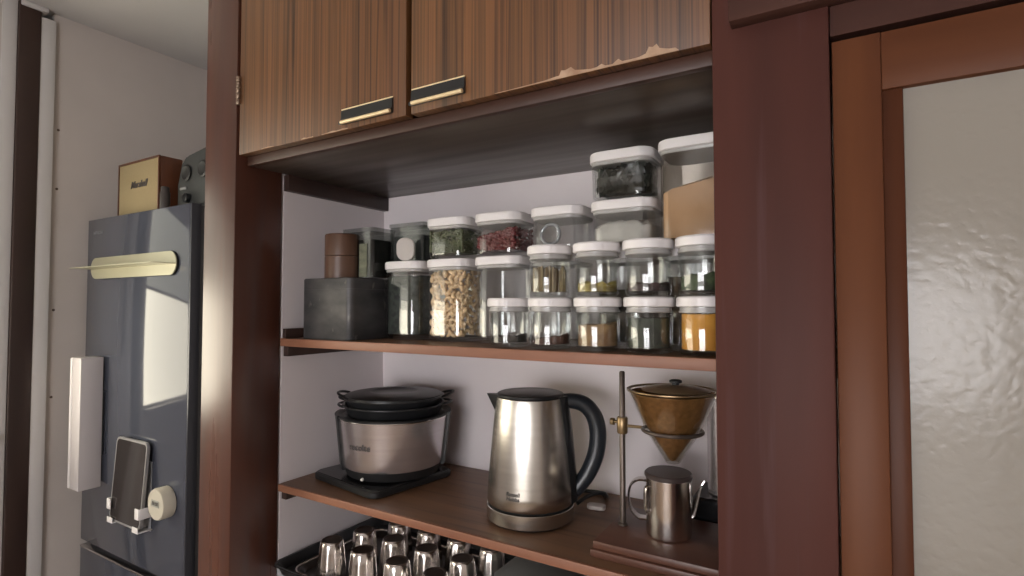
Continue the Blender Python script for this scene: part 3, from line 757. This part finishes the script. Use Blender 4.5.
b = B(); tube(b, smooth_path([(.0365 * math.cos(R(222)), .0365 * math.sin(R(222)), .082), (.042 * math.cos(R(222)), .042 * math.sin(R(222)), .078), (.042 * math.cos(R(222)), .042 * math.sin(R(222)), .044), (.0365 * math.cos(R(222)), .0365 * math.sin(R(222)), .04)], 4), .004, 10, side=(-math.sin(R(222)), math.cos(R(222)), 0), rs=lambda t: (.005, .0015))
obj('sight_strip', b, CUPM, mg, ang=50)
sa = R(20); c3, s3 = math.cos(sa), math.sin(sa)
b = B(); tube(b, smooth_path([(u * c3, u * s3, z) for u, z in ((.034, .028), (.040, .034), (.045, .052), (.051, .078), (.058, .092))], 5), .003, 10, rs=lambda t: (.0032 - .001 * t,) * 2)
obj('spout', b, CUPM, mg)
# grinder behind
gr = thing('coffee_grinder', 'tall silver and black coffee grinder half hidden by the right post', 'grinder', (-.187, .392, ZL))
b = B(); loft(b, [rr(.115, .11, .015, 0), rr(.118, .113, .016, .003), rr(.112, .108, .016, .058), rr(.104, .1, .016, .062)]); obj('base', b, BLACKG, gr)
b = B(); lathe(b, [(.034, .0622), (.0365, .064), (.0365, .235), (.034, .238)], 48); obj('body', b, POTM, gr)
b = B(); lathe(b, [(.034, .2385), (.0365, .24), (.036, .252), (.015, .256), (.0001, .256)], 48); obj('lid', b, CUPM, gr)

# ------------------------------------------------------------------ tray of steel cups on the worktop
tr = thing('baking_tray', 'large black tray with a raised rim on the worktop under the shelf', 'tray', (-.855, .262, .85))
def traymesh(w, d, h, r, th, z=0):
    return loft(B(), [rr(w - .03, d - .03, r, z), rr(w - .02, d - .02, r, z + .001), rr(w - .004, d - .004, r + .005, z + h - .002), rr(w, d, r + .006, z + h), rr(w + .006, d + .006, r + .008, z + h - .001), rr(w + .006, d + .006, r + .008, z + h + .0015),
                      rr(w - .004, d - .004, r + .004, z + h + .001), rr(w - .02 - th, d - .02 - th, r, z + .003)])
obj('body', traymesh(.50, .345, .022, .02, .003), BLACKP, tr)
it = thing('oven_tray', 'smaller grey steel tray with a pale rolled rim inside the black tray', 'tray', (-.835, .232, .8535))
obj('body', traymesh(.43, .26, .014, .03, .002), mat('dark_tray', srgb(70, 64, 62), .35, .6), it)
b = B(); n_ = rr(.438, .268, .036, .0155, 8); tube(b, [Vector(p) for p in n_ + n_[:1]], .0026, 8); obj('rolled_rim', b, CUPM, it)
cup0 = thing('steel_cup', '', 'cup', (0, 0, 0), 0, 'upturned steel cups on the tray')
b = B(); N = 48; pr = [(.0325, 0), (.033, .0015), (.0312, .012), (.0272, .055), (.0252, .073), (.0232, .0765)]
rings = []
for r, z in pr:
    rings.append([((r + .0010 * math.cos(12 * 2 * math.pi * i / N) * (1 if .005 < z < .07 else 0)) * math.cos(2 * math.pi * i / N), (r + .0010 * math.cos(12 * 2 * math.pi * i / N) * (1 if .005 < z < .07 else 0)) * math.sin(2 * math.pi * i / N), z) for i in range(N)])
loft(b, rings); cb = obj('body', b, CUPM, cup0, ang=60)
b = B(); lathe(b, [(.0228, .0766), (.0222, .0785), (.019, .0785), (.0175, .0772)], 40); ct_ = obj('foot', b, CUPTOP, cup0)
rows = [('nearest', .146, [-.973, -.878, -.781, -.684], 0), ('middle', .222, [-.952, -.862, -.768, -.674], 0), ('far', .296, [-.914, -.824, -.738, -.650], 0)]
ordn = ['first', 'second', 'third', 'fourth']
used = False
for rn, y, xs, _ in rows:
    for i, x in enumerate(xs):
        if not used: o = cup0; used = True
        else:
            o = cup0.copy(); COL.objects.link(o)
            for ch in (cb, ct_):
                c_ = ch.copy(); COL.objects.link(c_); c_.parent = o
        o.location = (x, y, .857); o['label'] = 'upturned steel cup, %s from the left in the %s row on the tray' % (ordn[i], rn)
t = thing('plastic_tub', 'grey plastic tub on the worktop right of the cup tray', 'tub', (-.485, .25, .85))
obj('body', open_box(.14, .2, .1, .02, .003), mat('grey_plastic', srgb(112, 112, 112), .5), t)
b = B(); loft(b, [rr(.146, .206, .022, .1005), rr(.146, .206, .022, .108), rr(.138, .198, .02, .11)]); obj('lid', b, mat('grey_plastic'), t)
t = thing('white_bowl', 'pale blue-white bowl at the right end of the worktop', 'bowl', (-.33, .26, .85))
b = B(); lathe(b, [(.035, 0), (.036, .006), (.06, .03), (.078, .085), (.080, .105), (.078, .105), (.058, .034), (.0001, .010)], 48); obj('body', b, mat('pale_ceramic', srgb(206, 212, 222), .25), t)

# ------------------------------------------------------------------ fridge
FM_ = mat('fridge_glass', srgb(68, 71, 81), .07, 0)
FM_.node_tree.nodes['Principled BSDF'].inputs['Specular IOR Level'].default_value = .5
FS = noise_mat('fridge_side', srgb(56, 58, 64), srgb(50, 52, 58), (4, 4, 4), .35)
fg = thing('fridge', 'tall blue-grey glass-fronted fridge against the white left wall', 'fridge', (0, 0, 0))
obj('body', box(B(), -2.165, -1.545, .165, .80, .02, 1.735, .004), FS, fg)
obj('upper_door', box(B(), -2.168, -1.547, .137, .160, .682, 1.737, .003), [FM_], fg)
obj('lower_door', box(B(), -2.168, -1.547, .137, .160, .06, .665, .003), FM_, fg)
b = B(); box(b, -2.165, -1.549, .135, .159, .659, .6655, .001); obj('drawer_grip', b, CUPM, fg, label='bright metal grip edge of the lower door')
obj('side_trim', box(B(), -1.5468, -1.540, .137, .164, .06, 1.737, .001), mat('fridge_trim', srgb(48, 50, 58), .3, .3), fg)
obj('feet', box(B(), -2.1, -1.56, .2, .75, 0, .02), BLACKP, fg)
me = text_mesh('HITACHI', .016, 0, .0001)
obj('lettering', me, mat('pale_print', srgb(140, 140, 140), .4), fg, (-2.095, .1367, 1.69), (R(90), 0, 0))

# speaker on the fridge
sp = thing('speaker', 'cream-fronted speaker in a brown wooden case on top of the fridge', 'speaker', (-1.9175, .17, 1.7373))
SW = noise_mat('speaker_case', wd(128, 76, 48), wd(104, 60, 40), (20, 20, 2), .4)
b = B(); box(b, -.128, .128, .006, .072, 0, .178, .004)
obj('case', b, SW, sp)
b = B()
for q in ((-.128, .128, 0, .006, .172, .178), (-.128, .128, 0, .006, 0, .005), (-.128, -.1225, 0, .006, .005, .172), (.1225, .128, 0, .006, .005, .172)): box(b, *q, .0008)
obj('case_lip', b, SW, sp)
obj('grille', box(B(), -.1222, .1222, .002, .0058, .0053, .1717, .001), noise_mat('grille_cloth', srgb(150, 134, 100), srgb(138, 122, 90), (400, 400, 400), .9, bump=.2), sp)
obj('lettering', text_mesh('Marshall', .030, .35, .0008, .0008), INK, sp, (.005, .0012, .10), (R(90), 0, 0))
# black machine beside the speaker
rd = thing('portable_radio', 'bulky black portable radio beside the speaker on the fridge', 'radio', (-1.655, .21, 1.7373))
prof = [(-.105, .012), (-.105, .085), (-.085, .15), (-.06, .172), (.11, .196), (.11, .012)]
b = B(); loft(b, [[(x, 0, z) for x, z in prof], [(x, .15, z) for x, z in prof]])
bmesh.ops.bevel(b, geom=list(b.edges), offset=.006, segments=2, affect='EDGES')
obj('body', b, noise_mat('radio_black', srgb(52, 54, 54), srgb(42, 44, 44), (20, 20, 20), .45), rd)
b = B(); lathe(b, [(.024, 0), (.026, .004), (.021, .006), (.012, .003), (.0001, .004)], 36); obj('speaker_cone', b, BLACKM, rd, (.04, -.0005, .12), (R(90), 0, 0))
b = B(); lathe(b, [(.024, 0), (.026, .004), (.021, .006), (.012, .003), (.0001, .004)], 36); obj('speaker_cone', b, BLACKM, rd, (-.05, -.0005, .118), (R(90), 0, 0))
obj('badge', box(B(), -.085, -.05, -.003, .0, .068, .076, .001), mat('pale_print'), rd)
obj('control', lathe(B(), [(.014, 0), (.014, .012), (.011, .014)], 24), BLACKP, rd, (-.04, -.0005, .04), (R(90), 0, 0))
for x in (-.08, .08):
    obj('foot', box(B(), x - .02, x + .02, .01, .14, 0, .0125, .002), BLACKP, rd)
tag(obj('small_bottle', lathe(B(), [(.012, 0), (.0135, .002), (.0135, .05), (.011, .055), (.011, .066), (.009, .068)], 24), mat('grey_bottle', srgb(58, 52, 50), .4), None, (-1.725, .158, 1.7373)), 'small grey canister standing between the speaker and the radio', 'bottle')

# magnetic tray on the fridge
mt = thing('magnetic_shelf', 'cream metal magnetic shelf with a rounded end on the fridge door', 'shelf', (-1.86, .137, 1.5725))
def pill(w, h, n=12):
    out = []
    for cx, a0 in ((w / 2 - h / 2, -90), (-w / 2 + h / 2, 90)):
        for i in range(n + 1):
            a = R(a0 + 180 * i / n); out.append((cx + h / 2 * math.cos(a), h / 2 * math.sin(a)))
    return out
CREAM = mat('cream_metal', srgb(176, 172, 146), .3, .25)
b = B(); loft(b, [[(x, -.006, z) for x, z in pill(.52, .068)], [(x, -.0085, z) for x, z in pill(.52, .068)]]); obj('back_plate', b, CREAM, mt)
b = B(); loft(b, [[(x, -.0005, z) for x, z in pill(.522, .07)], [(x, -.0058, z) for x, z in pill(.522, .07)]]); obj('magnet', b, BLACKM, mt, label='black magnetic backing')
b = B(); TS = [(-.25, -.0086), (-.25, -.068), (-.245, -.072), (.252, -.072), (.257, -.068), (.257, -.0086)]
loft(b, [[(x, y, -.0035) for x, y in TS], [(x, y, -.0015) for x, y in TS]])
obj('tray', b, CREAM, mt)

# white magnetic box
wb = thing('wrap_holder', 'tall white box fixed by magnets to the left of the fridge door', 'box', (-2.058, .1365, .878))
obj('body', box(B(), -.034, .036, -.066, -.004, 0, .41, .003), WHITEB, wb)
obj('lid_edge', box(B(), -.0345, -.022, -.0675, -.064, .002, .408, .001), WHITEP, wb)
obj('magnet', box(B(), -.02, .0375, -.0038, -.0003, .1, .3), BLACKP, wb)

# tablet on a magnetic holder
th_ = thing('tablet_holder', 'silver wire holder with hooks carrying a tablet on the fridge door', 'holder', (-1.803, .1365, .80))
b = B(); box(b, -.085, .085, -.003, -.0003, .0, .2, .002); obj('back_plate', b, mat('clear_grey_plastic'), th_)
for x in (-.075, .075):
    b = B(); box(b, x - .016, x + .016, -.038, -.0005, .006, .0085, .0006); box(b, x - .016, x + .016, -.040, -.0375, .006, .022, .0006)
    obj('hook', b, WHITEP, th_)
for s_ in (-1, 1):
    b = B(); box(b, s_ * .094 - .0012, s_ * .094 + .0012, -.038, -.0005, .045, .075, .0005)
    box(b, min(s_ * .094, s_ * .072), max(s_ * .094, s_ * .072), -.040, -.0375, .045, .075, .0005)
    obj('side_hook', b, WHITEP, th_)
tb = thing('tablet', 'dark-screened tablet with rounded corners leaning in the holder on the fridge', 'tablet', (-1.803, .110, .811))
def slab(w, h, r, y0, y1, ins=0):
    f = lambda k: [(x, y0 if k == 0 else y1, z + h / 2) for x, z, _ in rr(w, h, r, 0, 8)]
    return loft(B(), [f(0), f(1)])
tb.rotation_euler = (R(-4), 0, 0)
obj('case', slab(.18, .245, .018, -.008, 0), mat('silver_case', srgb(168, 166, 166), .3, .5), tb)
obj('screen', slab(.168, .233, .013, -.0088, -.0078), mat('tablet_screen', srgb(52, 48, 48), .08), tb, (0, 0, .006), label='dark reflective screen')

# round timer
tm = thing('kitchen_timer', 'round cream kitchen timer stuck to the fridge beside the tablet', 'timer', (-1.628, .1365, .903), 0)
b = B(); lathe(b, [(.040, 0), (.043, .002), (.0435, .03), (.041, .035), (.0001, .0355)], 48); obj('body', b, mat('cream_plastic', srgb(186, 180, 166), .4), tm, (0, 0, 0), (R(90), 0, 0))
obj('display', box(B(), -.02, .02, -.0365, -.0352, -.006, .012, .0005), mat('timer_lcd', srgb(150, 150, 142), .3), tm)
obj('lettering', text_mesh('88:88', .014, 0, .0002), INK, tm, (0, -.0368, .003), (R(90), 0, 0))
